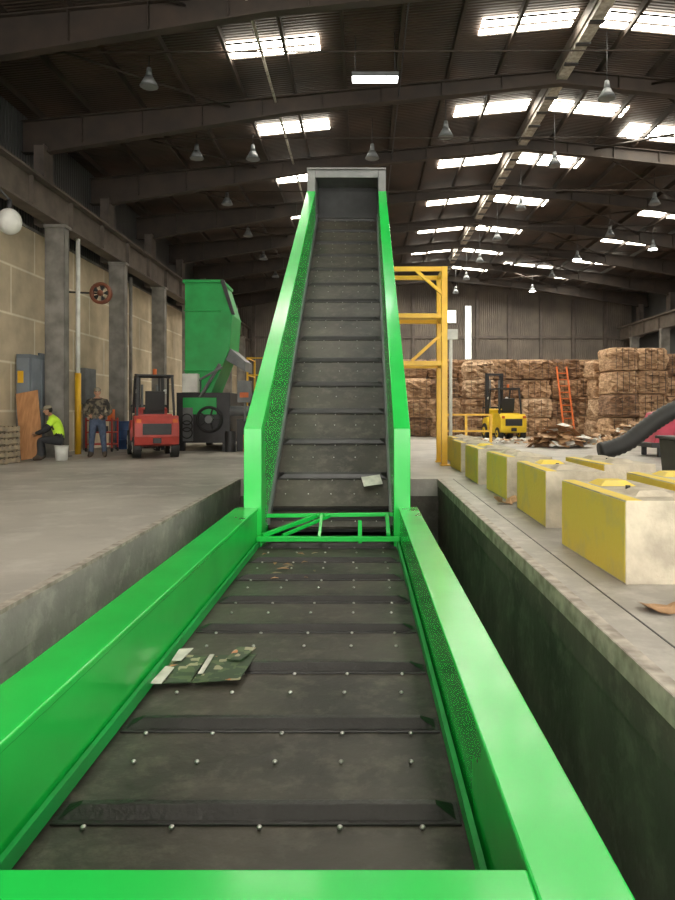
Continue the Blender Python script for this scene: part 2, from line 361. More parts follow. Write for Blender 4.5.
IL0,IL1,IR0,IR1=-1.49,-1.27,.37,.575
YE=17.75
def zt_(y): return .94+(y-8.46)*.641
for (a0,a1,web) in((IL0,IL1,IL1-.03),(IR0,IR1,IR0)):
    b.prism([(8.46,-.95),(8.46,.94),(YE,zt_(YE)),(YE,4.95),(9.4,-.95)],web,web+.03,green,'X')
    b.prism([(8.44,.94),(8.44,.985),(YE,zt_(YE)+.045),(YE,zt_(YE))],a0,a1,green,'X')
    b.box(a0,a1,8.42,8.46,-.95,.985,green)
    ox=a0+.0 if a0<-1 else a1-.03
    b.prism([(8.46,-.4),(8.46,.94),(YE,zt_(YE)),(YE,5.9)],ox,ox+.03,green,'X')
    for k in range(1,8):
        y=8.46+k*1.25; zt=zt_(y)
        b.prism([(y,zt-1.0),(y,zt),(y+.03,zt+.02),(y+.03,zt-.98)],a0+.02,a1-.02,green,'X')
b.obj('incline_frame',conv,bevel=.006)
b=MB()
for x in(IL1,IR0-.035):
    b.prism([(8.95,-.30),(8.95,-.15),(18.2,-.15+9.25*SL),(18.2,-.30+9.25*SL)],x,x+.035,steelg,'X')
b.box(XI0,XI0+.025,1.8,8.42,-.47,-.40,green_d); b.box(XI1-.025,XI1,1.8,8.42,-.47,-.40,green_d)
b.obj('skirt_strips',conv)
def frame(s):
    if s<=BY: o=Vector((0,s,BZ)); a=0
    else:
        d=s-BY; a=ANG*min(1,d/.5); o=Vector((0,BY+d*math.cos(ANG),BZ+d*math.sin(ANG)))
    T=Matrix.Rotation(a,4,'X'); T.translation=o; return T
S0=1.45; PITCH=.4
b=MB(); c=MB(); bo=MB()
s=S0; k=0; SEND=BY+11.55
while s<SEND:
    T=frame(s+.0001 if s>BY else s)
    x0,x1=(XI0+.01,XI1-.01) if s<8.4 else (IL1+.01,IR0-.01)
    tilt=T@Matrix.Rotation(math.radians(1.0),4,'X')
    b.box(x0,x1,-.03,PITCH-.010,-.03,0.,rubber,tilt)
    b.box(x0,x1,-.04,PITCH,-.07,-.035,darks,T)
    big=(k%2==1)
    if big:
        h=.052; w0=.065; w1=.018; e=.09
        yb=PITCH*.5
        vs=[(x0+.03,yb-w0,.006),(x1-.03,yb-w0,.006),(x1-.03,yb+w0,.006),(x0+.03,yb+w0,.006),
            (x0+.03+e,yb-w1,h),(x1-.03-e,yb-w1,h),(x1-.03-e,yb+w1,h),(x0+.03+e,yb+w1,h)]
        c.add(vs,[(0,3,2,1),(4,5,6,7),(0,1,5,4),(1,2,6,5),(2,3,7,6),(3,0,4,7)],cleatm,False,T)
        c.box(x0+.02,x1-.02,yb-w0-.022,yb+w0+.012,0.,.012,cleatm,T)
    nb=5
    for i in range(nb):
        x=x0+.18+(x1-x0-.36)*i/(nb-1)+R.uniform(-.02,.02)
        yy=PITCH*.5 if not big else PITCH*.5-.11
        q=.0125 if s<BY else .009
        bo.ell((x,yy,.012),(q,q,q*.7),bolt,8,5,tilt)
    s+=PITCH; k+=1
b.obj('belt_pans',conv); c.obj('belt_cleats',conv,bevel=.004); bo.obj('belt_bolts',conv)
b=MB()
b.bar((-1.31,8.3,-.36),(.43,8.3,-.36),.07,.06,green)
b.bar((-1.31,8.9,-.17),(.40,8.9,-.15),.05,.05,green)
b.bar((-1.25,8.35,-.33),(-.62,8.88,-.17),.05,.05,green); b.bar((-1.0,8.35,-.33),(-.45,8.88,-.17),.04,.04,green)
b.bar((-.05,8.34,-.42),(-.05,8.34,-.14),.05,.05,green); b.bar((-.55,8.35,-.36),(-.55,8.88,-.15),.04,.04,green)
b.bar((.3,8.35,-.33),(.3,8.9,-.15),.05,.05,green)
b.obj('bend_cross_frame',conv,bevel=.005)
hoodm=M('hood_steel',(.24,.245,.24),(.18,.185,.185),rough=.5,scale=3)
hoodd=M('hood_lining',(.06,.062,.062),(.04,.041,.042),rough=.5,scale=3)
b=MB()
for x0,x1 in((IL0,IL1),(IR0,IR1)):
    b.prism([(17.76,6.45),(17.76,7.5),(19.2,7.5),(19.2,5.6),(18.5,5.6)],x0+.005,x1-.005,hoodm,'X')
b.box(IL0,IR1,17.70,19.2,7.5,7.54,hoodm); b.box(IL0,IR1,19.17,19.2,5.6,7.5,hoodd)
b.box(IL1,IR0,17.76,17.80,7.30,7.5,hoodm)
b.prism([(18.9,6.3),(18.9,7.3),(18.94,7.3),(18.94,6.3)],IL1,IR0,hoodd,'X')
b.cyl((IL0,18.35,5.95),(IR1,18.35,5.95),.28,darks,n=20)
b.obj('head_hood',conv,bevel=.008)
b=MB()
for y in(2.2,5.3,8.2):
    for x in(XO0+.12,XO1-.12): b.box(x-.07,x+.07,y-.07,y+.07,PZ,-.98,green); b.box(x-.14,x+.14,y-.14,y+.14,PZ,PZ+.02,green)
    b.box(XO0,XO1,y-.05,y+.05,-1.1,-.98,green)
for y,z in((13.5,2.2),(17.6,5.0)):
    for x in(IL0+.1,IR1-.1): b.box(x-.09,x+.09,y-.09,y+.09,0,z,green); b.box(x-.2,x+.2,y-.2,y+.2,0,.03,green)
    b.box(IL0,IR1,y-.08,y+.08,z-.2,z,green)
    if z>4: b.bar((IL0+.1,y,.4),(IR1-.1,y,2.6),.08,.08,green); b.bar((IL0+.1,y,4.6),(IR1-.1,y,2.6),.08,.08,green); b.box(IL0,IR1,y-.06,y+.06,2.55,2.67,green)
b.prism([(9.3,-.99),(18.4,5.5),(18.4,5.38),(9.3,-1.1)],IL0,IR1,darks,'X')
b.box(XO0+.05,XO1-.05,1.4,8.4,-.95,-.9,darks)
b.obj('support_legs',conv,bevel=.006)

# litter on belt
b=MB()
def sheet(b,pts,mat,t=.006):
    n=len(pts); v=list(pts)+[(p[0],p[1],p[2]+t) for p in pts]
    b.add(v,[tuple(range(n-1,-1,-1)),tuple(range(n,2*n))]+[(i,(i+1)%n,n+(i+1)%n,n+i) for i in range(n)],mat)
z=BZ+.055
sheet(b,[(-1.28,4.12,z-.02),(-1.06,4.14,z-.02),(-1.04,4.52,z),(-1.25,4.56,z)],printm)
sheet(b,[(-1.05,4.13,z-.018),(-.76,4.16,z-.01),(-.72,4.56,z+.002),(-1.02,4.52,z+.002)],printm)
sheet(b,[(-.90,4.44,z+.012),(-.80,4.42,z+.012),(-.73,4.60,z+.03),(-.86,4.62,z+.03)],printm)
sheet(b,[(-1.25,4.42,z+.01),(-1.19,4.42,z+.01),(-1.16,4.62,z+.02),(-1.25,4.60,z+.02)],cardw)
sheet(b,[(-1.29,4.10,z-.008),(-1.22,4.09,z-.008),(-1.20,4.30,z+.01),(-1.26,4.32,z+.01)],cardw)
sheet(b,[(-1.03,4.22,z+.004),(-1.0,4.22,z+.004),(-.99,4.5,z+.02),(-1.02,4.5,z+.02)],cardw)
b.obj('flattened_packaging')
b=MB(); T=frame(9.75); T=T@Matrix.Rotation(.2,4,'Z')
b.box(.0,.27,.0,.2,.06,.066,cardw,T); b.obj('paper_scrap')
b=MB()
for i in range(14):
    y=R.uniform(6.6,8.1); x=R.uniform(-1.2,-.5)
    a=R.uniform(0,3.14); l=R.uniform(.03,.07); w=l*.4
    zz=BZ+.02
    p=[(x+math.cos(a)*l,y+math.sin(a)*l,zz),(x-math.sin(a)*w,y+math.cos(a)*w,zz+.01),(x-math.cos(a)*l,y-math.sin(a)*l,zz),(x+math.sin(a)*w,y-math.cos(a)*w,zz+.01)]
    sheet(b,p,R.choice([card,wood]),.004)
b.obj('litter_scraps')

# ------------------------------------------------------------------ concrete blocks
def cblock(x,y0,y1,name='concrete_barrier_block',rot=0,ytop=False):
    b=MB(); L=y1-y0; W=.62; H=.58
    cx,cy=x+W/2,(y0+y1)/2
    b.T=Matrix.Translation((cx,cy,0))@Matrix.Rotation(rot,4,'Z')
    w=W/2; l=L/2
    b.box(-w+.004,w-.004,-l,l,0,H,blockc)
    b.box(-w,-w+.02,-l+.01,l-.01,.01,H-.01,yelblk)
    b.box(w-.02,w,-l+.01,l-.01,.01,H-.01,yelblk)
    b.box(-w+.01,-w+.12,-l+.01,l-.01,H-.004,H+.003,yelblk)
    for k in(-1,1):
        c0=k*l*.48; a=.15; t=.09
        b.add([(-a,c0-a,H),(a,c0-a,H),(a,c0+a,H),(-a,c0+a,H),(-t,c0-t,H+.04),(t,c0-t,H+.04),(t,c0+t,H+.04),(-t,c0+t,H+.04)],
          [(0,3,2,1),(4,5,6,7),(0,1,5,4),(1,2,6,5),(2,3,7,6),(3,0,4,7)],yelblk if ytop and k>0 else blockc)
    b.cyl((0,0,H-.01),(0,0,H+.03),.02,darks,n=8)
    b.obj(name,bevel=.018)
cblock(1.79,4.70,6.12,rot=.02,ytop=True); cblock(1.88,6.98,8.42,rot=-.02,ytop=True); cblock(1.90,9.15,10.45,rot=.03); cblock(1.86,11.1,12.5,ytop=True); cblock(1.88,13.3,14.7,rot=.02)
cblock(2.66,5.5,6.9,rot=.0,ytop=True); cblock(2.75,7.9,9.2,rot=.05)
cblock(2.05,15.6,16.9)
def scrap(name,x,y,s,mat,rot,curl=.08):
    b=MB(Matrix.Translation((x,y,0))@Matrix.Rotation(rot,4,'Z')); n=6
    v=[];f=[]
    for j in range(3):
        for i in range(n+1):
            u=i/n-.5; w=(j/2-.5)*.55
            v.append((u*s*2+R.uniform(-.02,.02),w*s*2+R.uniform(-.03,.03),.004+curl*abs(u)*2*abs(u)*2*s*2+(.012 if j==1 else 0)))
    m=len(v); v+= [(p[0],p[1],p[2]+.006) for p in v]
    for j in range(2):
        for i in range(n):
            q=j*(n+1)+i; f.append((q,q+n+1,q+n+2,q+1)); f.append((m+q,m+q+1,m+q+n+2,m+q+n+1))
    b.add(v,f,mat); b.obj(name)
scrap('cardboard_scrap',1.82,4.1,.15,card,.15,.10); scrap('cardboard_scrap',1.84,8.78,.14,card,.5,.3)

# ------------------------------------------------------------------ bales
def bale(b,cx,cy,z,w,d,h,mat,seed,rot=0):
    rr=random.Random(seed); bm=bmesh.new(); bmesh.ops.create_cube(bm,size=1.)
    bmesh.ops.subdivide_edges(bm,edges=bm.edges[:],cuts=6,use_grid_fill=True)
    lay=[rr.uniform(-.06,.06) for _ in range(9)]
    vs=[]
    for v in bm.verts:
        p=v.co.copy(); i=int(round((p.z+.5)*7)); q=lay[i]
        k=1+q*.9
        edge=(abs(p.x)>.49)+(abs(p.z)>.49)+(abs(p.y)>.49)
        sh=.95 if edge>=2 else 1
        x=p.x*w*k*sh+rr.uniform(-.04,.04); y=p.y*d*(1+q)*sh+rr.uniform(-.08,.07); zz=(p.z*(.96 if edge>=2 else 1)+.5)*h
        if 0<i<7: zz+=rr.uniform(-.04,.04)
        bul=.06*(1-(2*p.z)**2)
        if abs(p.x)>.49: x+=math.copysign(bul,p.x)
        if abs(p.y)>.49: y+=math.copysign(bul,p.y)
        vs.append((x,y,zz))
    bm.verts.index_update()
    fs=[[v.index for v in f.verts] for f in bm.faces]; bm.free()
    T=Matrix.Translation((cx,cy,z))@Matrix.Rotation(rot,4,'Z')
    b.add(vs,fs,mat,False,T)
    for k in(-.33,-.1,.13,.36):
        b.box(k*w-.007,k*w+.007,-d/2-.12,-d/2-.10,.06,h-.06,darks,T)
    for _ in range(18):
        x=rr.uniform(-.42,.42)*w; zz=rr.uniform(.1,.85)*h; a=rr.uniform(.05,.24); q=rr.uniform(.03,.09)
        y=-d/2-.07
        b.add([(x-a,y,zz),(x+a,y,zz+rr.uniform(-.08,.08)),(x+a*.8,y-q,zz+q),(x-a*.9,y-q*1.2,zz+q*.6)],[(0,1,2,3)],rr.choice([bm_a,bm_a,bm_c,bm_b,bm_b,bm_d,card]),False,T)
def stack(name,x0,ncol,y,heights,w=1.62,d=1.3,h=.86):
    b=MB()
    for i in range(ncol):
        for k in range(heights[i]):
            sd=R.randint(0,99999)
            bale(b,x0+(i+.5)*(w+.06)+R.uniform(-.05,.05),y+d/2+R.uniform(-.14,.14),k*h,w*R.uniform(.95,1.02),d,h*.985,R.choice(BM),sd,R.uniform(-.05,.05))
    b.obj(name)
stack('cardboard_bale_stack',1.7,2,31.5,[3,3],w=1.3,h=.9)
stack('cardboard_bale_stack',4.75,4,32.0,[4,4,4,4],w=1.30,h=.90)
stack('cardboard_bale_stack',10.3,1,30.4,[4],w=1.2,h=.88)
stack('cardboard_bale_stack',9.95,2,27.6,[4,4],w=1.12,h=.95)
stack('cardboard_bale_stack',12.5,3,28.2,[4,4,4],w=1.3,h=.90)
stack('cardboard_bale_stack',1.7,9,35.0,[4]*9,w=1.5,h=.97)

b=MB()
for x in(8.75,9.2): b.bar((x,29.6,0),(x,30.9,3.2),.06,.08,orange)
for i in range(1,11): t=i/11; b.cyl((8.75,29.6+1.3*t,3.2*t),(9.2,29.6+1.3*t,3.2*t),.022,orange,n=6)
b.obj('leaning_ladder')
def pile(name,cx,cy,rx,ry,n,h,mats,smin=.15,smax=.4):
    b=MB()
    for i in range(n):
        a=R.uniform(0,6.28); r=math.sqrt(R.random()); x=cx+math.cos(a)*r*rx; y=cy+math.sin(a)*r*ry
        z=(1-r)*h*R.uniform(.4,1)+.03; s=R.uniform(smin,smax)
        T=Matrix.Translation((x,y,z+s*.15))@Euler((R.uniform(-.5,.5)*(1 if h>.1 else .15),R.uniform(-.5,.5)*(1 if h>.1 else .15),R.uniform(0,6))).to_matrix().to_4x4()
        b.add([(-s,-s*.6,0),(0,-s*.7,.05),(s,-s*.5,0),(s,s*.5,.02),(0,s*.6,.08),(-s,s*.6,0)],[(0,1,4,5),(1,2,3,4)],R.choice(mats),False,T)
    b.obj(name)
pile('loose_cardboard_pile',6.5,22.5,.9,.7,80,.9,[card,card,cardw,bm_a])
pile('scattered_paper_litter',5.3,25.4,2.6,1.5,90,.1,[card,cardw,cardw,bm_a],.06,.2)
pile('cardboard_debris_heap',9.9,24.8,2.2,1.2,160,.8,[card,bm_a,bm_b,cardw],.1,.3)

b=MB()
b.prism([(7.5,.35),(7.8,1.15),(9.7,1.55),(9.7,.35)],17.6,18.8,magenta,'Y')
b.box(7.4,9.7,17.5,18.9,.25,.38,darks)
for x in(7.7,9.5):
    for y in(17.7,18.7): b.box(x-.06,x+.06,y-.06,y+.06,0,.3,darks)
b.prism([(8.4,1.1),(8.6,1.6),(9.7,1.7),(9.7,1.3)],17.9,18.6,magenta,'Y')
b.cyl((8.2,17.45,.62),(8.2,17.6,.62),.17,steelg,n=16)
b.obj('red_shredder_machine',bevel=.02)
def tube(name,pts,r,mat,rib=True):
    cu=bpy.data.curves.new(name+'_c','CURVE'); cu.dimensions='3D'; sp=cu.splines.new('NURBS'); sp.points.add(len(pts)-1)
    for i,p in enumerate(pts): sp.points[i].co=(*p,1)
    sp.use_endpoint_u=True; sp.order_u=3; sp.resolution_u=14
    o=bpy.data.objects.new('t',cu); COL.objects.link(o); bpy.context.view_layer.update()
    me=o.to_mesh(); P=[v.co.copy() for v in me.vertices]; o.to_mesh_clear(); bpy.data.objects.remove(o)
    b=MB(); Q=[P[0]]
    for p in P[1:]:
        while (p-Q[-1]).length>.06: Q.append(Q[-1]+(p-Q[-1]).normalized()*.06)
    n=16; v=[];f=[]
    for i,p in enumerate(Q):
        d=(Q[min(i+1,len(Q)-1)]-Q[max(i-1,0)]).normalized(); a=d.cross(Vector((0,0,1))).normalized(); c=a.cross(d)
        rr=r*(1.0 if (i%2 or not rib) else .9)
        for j in range(n): t=2*math.pi*j/n; v.append(p+a*math.cos(t)*rr+c*math.sin(t)*rr)
    for i in range(len(Q)-1):
        for j in range(n): f.append((i*n+j,i*n+(j+1)%n,(i+1)*n+(j+1)%n,(i+1)*n+j))
    f.append(tuple(range(n-1,-1,-1))); f.append(tuple((len(Q)-1)*n+j for j in range(n)))
    b.add(v,f,mat,True); return b.obj(name)
tube('corrugated_hose',[(5.75,16.6,.22),(6.3,16.6,.30),(6.9,16.5,.85),(7.6,16.3,1.35),(9.4,16.2,1.85)],.22,black)
b=MB(); b.prism([(4.92,0),(5.5,0),(5.6,.75),(4.85,.75)],10.6,11.2,darks,'Y'); b.box(4.8,5.65,10.55,11.25,.75,.8,darks); b.cyl((4.95,10.55,.08),(4.95,10.6,.08),.08,black); b.obj('waste_bin',bevel=.02)

# ------------------------------------------------------------------ yellow gantry
b=MB()
X0,X1,Y0,Y1=.69,1.77,15.0,16.0
for x in(X0,X1):
    for y in(Y0,Y1):
        q=.05 if x==X0 else .065
        b.box(x-q,x+q,y-q,y+q,0,4.38 if x==X1 else 3.3,yellow); b.box(x-.09,x+.14,y-.14,y+.14,0,.025,yellow)
for z in(4.33,3.3,2.25):
    for y in(Y0,Y1): b.box(X0-.05,X1,y-.04,y+.04,z-.05,z+.05,yellow)
    b.box(X1-.04,X1+.04,Y0,Y1,z-.05,z+.05,yellow)
b.bar((1.05,Y0,2.3),(X1,Y0,2.95),.07,.07,yellow); b.bar((1.15,Y0,4.3),(X1,Y0,3.75),.07,.07,yellow)
for i in range(5): b.box(X0+.0,X1-.05,Y0+.1+i*.17,Y0+.16+i*.17,3.34,3.37,yellow)
b.obj('yellow_steel_gantry',bevel=.006)
b=MB(); b.cyl((2.55,20.,0),(2.55,20.,3.6),.05,white); b.box(2.45,2.65,19.9,20.1,0,.04,white); b.box(2.35,2.75,19.95,20.05,3.3,3.6,white); b.obj('marker_post')
b=MB()
for x in(2.5,3.3,4.1): b.box(x-.04,x+.04,21.96,22.04,0,1.1,yellow)
for z in(.55,1.08): b.box(2.5,4.1,21.97,22.03,z-.03,z+.03,yellow)
b.obj('safety_railing')

# ------------------------------------------------------------------ green baler
b=MB()
b.prism([(-5.4,1.75),(-5.4,5.1),(-4.3,5.1),(-3.98,4.1),(-4.05,3.1),(-4.6,1.75)],20.5,22.0,green_d,'Y')
b.prism([(-5.45,5.06),(-5.45,5.15),(-4.25,5.15),(-4.25,5.06)],20.42,22.1,green_d,'Y')
b.prism([(-4.32,5.14),(-4.2,5.14),(-3.88,4.1),(-3.98,4.1)],20.4,20.5,darks,'Y')
for z in(2.4,4.2): b.box(-5.42,-4.3,20.44,20.5,z,z+.04,green_d)
b.prism([(-4.05,3.1),(-3.6,2.7),(-3.6,2.4),(-4.2,2.75)],20.6,21.9,steelg,'Y')
b.box(-5.6,-4.0,20.3,24.5,.25,1.75,darks); b.box(-5.4,-4.4,20.26,20.32,1.1,1.6,green_d)
for x in(-5.5,-4.15):
    for y in(20.5,24.2): b.box(x-.1,x+.1,y-.1,y+.1,0,.3,darks)
b.tor((-4.6,20.2,.95),.36,.045,black,'Y',24); b.cyl((-4.6,20.12,.95),(-4.6,20.3,.95),.12,steelg)
for i in range(5):
    a=i*1.2566; b.bar((-4.6,20.2,.95),(-4.6+.36*math.cos(a),20.2,.95+.36*math.sin(a)),.05,.05,black)
b.cyl((-4.0,20.4,1.2),(-3.3,20.4,1.2),.16,steelg); b.box(-3.8,-3.3,20.3,21.2,0,.95,darks)
b.box(-3.75,-3.35,20.15,20.3,1.45,2.1,steelg); b.box(-3.58,-3.52,20.2,20.3,.9,1.5,steelg); b.box(-3.68,-3.42,20.13,20.15,1.6,1.75,orange)
b.cyl((-3.95,20.1,0),(-3.95,20.1,.6),.16,darks,n=16); b.cyl((-3.4,19.95,.0),(-3.4,19.95,.5),.15,redm,n=16)
for z in(.55,.75,.95): b.tor((-5.25,20.15,z),.16,.02,black,'Y',16,6)
b.box(-5.4,-5.1,20.25,20.3,.3,1.3,steelg)
b.bar((-5.3,20.2,1.9),(-4.2,20.15,2.5),.06,.06,steelg); b.cyl((-4.9,20.3,1.6),(-4.3,20.3,2.6),.05,steelg)
b.box(-5.35,-4.9,20.0,20.28,1.75,2.3,white); b.box(-5.35,-4.9,20.28,20.5,1.85,2.2,steelg)
b.box(-3.95,-3.15,22.7,24.3,1.75,1.8,steelg)
for x in(-3.9,-3.2):
    for y in(22.75,24.25): b.box(x-.03,x+.03,y-.03,y+.03,0,3.0,yellow)
for z in(2.4,2.97): b.box(-3.9,-3.2,22.73,22.77,z-.02,z+.02,yellow); b.box(-3.92,-3.88,22.75,24.25,z-.02,z+.02,yellow); b.box(-3.22,-3.18,22.75,24.25,z-.02,z+.02,yellow)
b.obj('green_baler',bevel=.012)

# clutter by the left wall
b=MB(); b.cyl((-7.6,21.6,0),(-7.6,21.6,.88),.29,bluem,n=20)
for z in(.02,.3,.6,.86): b.tor((-7.6,21.6,z),.29,.015,bluem,'Z',20,6)
b.obj('oil_drum')
b=MB()
for z in(.2,.55,.9): b.box(-8.2,-7.4,20.0,20.5,z,z+.04,redm)
for x in(-8.18,-7.42):
    for y in(20.02,20.48): b.box(x-.02,x+.02,y-.02,y+.02,.08,1.0,redm); b.cyl((x-.02,y,.06),(x+.02,y,.06),.06,black,n=12)
b.box(-8.1,-7.7,20.1,20.4,.94,1.15,steelg); b.box(-7.6,-7.45,20.15,20.35,.94,1.25,orange); b.box(-8.05,-7.65,20.1,20.35,.59,.75,darks)
b.obj('tool_cart')
b=MB()
b.box(-7.15,-6.55,21.8,22.5,0,.12,wood); b.box(-7.1,-6.6,21.85,22.45,.12,.75,card); b.box(-7.0,-6.65,21.9,22.3,.75,1.15,cardw); b.obj('carton_pile',bevel=.01)

# ------------------------------------------------------------------ forklifts
def forklift(x,y,rot,body,mh=2.25):
    b=MB(Matrix.Translation((x,y,0))@Matrix.Rotation(rot,4,'Z'))
    b.box(-.5,.5,-.55,.75,.28,.62,body)
    b.prism([(-1.28,.35),(-1.34,.55),(-1.32,.9),(-1.15,1.08),(-.5,1.08),(-.5,.3),(-1.1,.3)],-.54,.54,body,'X')
    b.prism([(-.85,1.0),(-.85,1.12),(-.1,1.1),(.0,.62),(-.5,.62)],-.42,.42,body,'X')
    b.box(-.35,.35,-1.36,-1.32,.6,.88,darks)
    b.box(-.1,.1,-1.40,-1.3,.38,.52,darks)
    for sx in(-1,1):
        b.box(sx*.44-.06,sx*.44+.06,-1.36,-1.30,.9,1.0,orange)
        b.prism([(.3,.4),(.3,.75),(.45,.95),(.98,.85),(1.0,.4)],sx*.42-.14,sx*.42+.14,body,'X')
    b.prism([(.42,.6),(.36,1.25),(.5,1.3),(.72,.62)],-.42,.42,body,'X')
    b.box(-.25,.25,-.62,-.12,1.1,1.24,black); b.prism([(-.72,1.2),(-.8,1.7),(-.68,1.72),(-.58,1.22)],-.24,.24,black,'X')
    b.bar((0,.42,1.15),(0,.2,1.42),.05,.05,darks); b.tor((0,.16,1.44),.17,.018,black,'Z')
    for sx in(-1,1):
        b.bar((sx*.46,.6,1.15),(sx*.43,.28,2.12),.06,.07,darks); b.bar((sx*.46,-.95,1.05),(sx*.43,-.75,2.12),.06,.07,darks)
        b.bar((sx*.43,.32,2.12),(sx*.43,-.8,2.12),.07,.06,darks)
    for k in range(7): yy=.28-k*.175; b.bar((-.43,yy,2.13),(.43,yy,2.13),.04,.04,darks)
    b.cyl((.0,-.65,2.15),(.0,-.65,2.3),.05,orange)
    for sx in(-1,1):
        b.box(sx*.36-.04,sx*.36+.04,1.02,1.14,.08,mh,darks); b.box(sx*.27-.03,sx*.27+.03,1.05,1.15,.1,mh-.05,darks)
        b.cyl((sx*.2,1.04,.15),(sx*.2,1.04,mh-.3),.035,steelg)
        b.box(sx*.42-.02,sx*.42+.02,.98,1.02,1.0,1.1,darks)
        fx=sx*.25; b.box(fx-.06,fx+.06,1.24,1.28,.08,.75,darks); b.prism([(1.24,.05),(1.24,.1),(2.3,.07),(2.3,.05)],fx-.06,fx+.06,darks,'X')
    for z in(.2,1.2,mh-.06): b.box(-.38,.38,1.04,1.1,z-.05,z+.05,darks)
    for z in(.3,.7): b.box(-.5,.5,1.18,1.24,z-.05,z+.05,darks)
    for k in range(7): xx=-.48+k*.16; b.box(xx-.012,xx+.012,1.18,1.22,.7,1.35,darks)
    b.box(-.5,.5,1.17,1.23,1.32,1.38,darks)
    for sx in(-1,1):
        for yy,r,xx,w in((.64,.34,.50,.11),(-.92,.27,.47,.10)):
            b.cyl((sx*xx-w,yy,r),(sx*xx+w,yy,r),r,black,n=22); b.cyl((sx*xx-w-.01,yy,r),(sx*xx+w+.01,yy,r),r*.55,white if body is redm else body,n=16)
            b.cyl((sx*xx-w-.03,yy,r),(sx*xx+w+.03,yy,r),r*.2,darks,n=10)
    for sx in(-1,1): b.cyl((sx*.4,.58,1.75),(sx*.4,.66,1.75),.06,white)
    b.obj('forklift',bevel=.012)
forklift(-5.72,18.4,math.radians(22),redm)
forklift(5.85,28.7,math.radians(8),ylift,mh=2.85)

b=MB(Matrix.Translation((-8.02,16.45,0.0))@Matrix.Rotation(math.radians(-13),4,'X')@Matrix.Rotation(math.radians(-11),4,'Y'))
b.box(-.27,.27,0,.02,.058,1.75,ply); b.obj('plywood_sheet')
b=MB(Matrix.Translation((-8.3,15.3,0)))
for k in range(6):
    z=k*.145
    for i in range(7): b.box(-.28,.26,-.6+i*.18,-.49+i*.18,z+.11,z+.13,wood)
    for x in(-.25,0,.22): b.box(x-.03,x+.04,-.6,.6,z+.02,z+.11,wood)
    for i in range(3): b.box(-.28,.26,-.6+i*.55,-.5+i*.55,z,z+.02,wood)
b.obj('pallet_stack')

# ------------------------------------------------------------------ people
def skinmesh(verts,edges,rad,roots,sub=2):
    me=bpy.data.meshes.new('sk'); me.from_pydata(verts,edges,[])
    o=bpy.data.objects.new('sk',me); COL.objects.link(o)
    md=o.modifiers.new('Skin','SKIN'); md.use_smooth_shade=True
    if not me.skin_vertices:
        bpy.context.view_layer.objects.active=o; o.select_set(True)
        bpy.ops.object.modifier_remove(modifier='Skin'); bpy.ops.object.modifier_add(type='SKIN'); md=o.modifiers[0]
    L=me.skin_vertices[0].data
    for i,r in enumerate(rad):
        L[i].radius=r if isinstance(r,tuple) else (r,r); L[i].use_root=(i in roots)
    s=o.modifiers.new('Sub','SUBSURF'); s.levels=sub; s.render_levels=sub
    bpy.context.view_layer.update()
    dg=bpy.context.evaluated_depsgraph_get(); out=bpy.data.meshes.new_from_object(o.evaluated_get(dg))
    bpy.data.objects.remove(o); return out
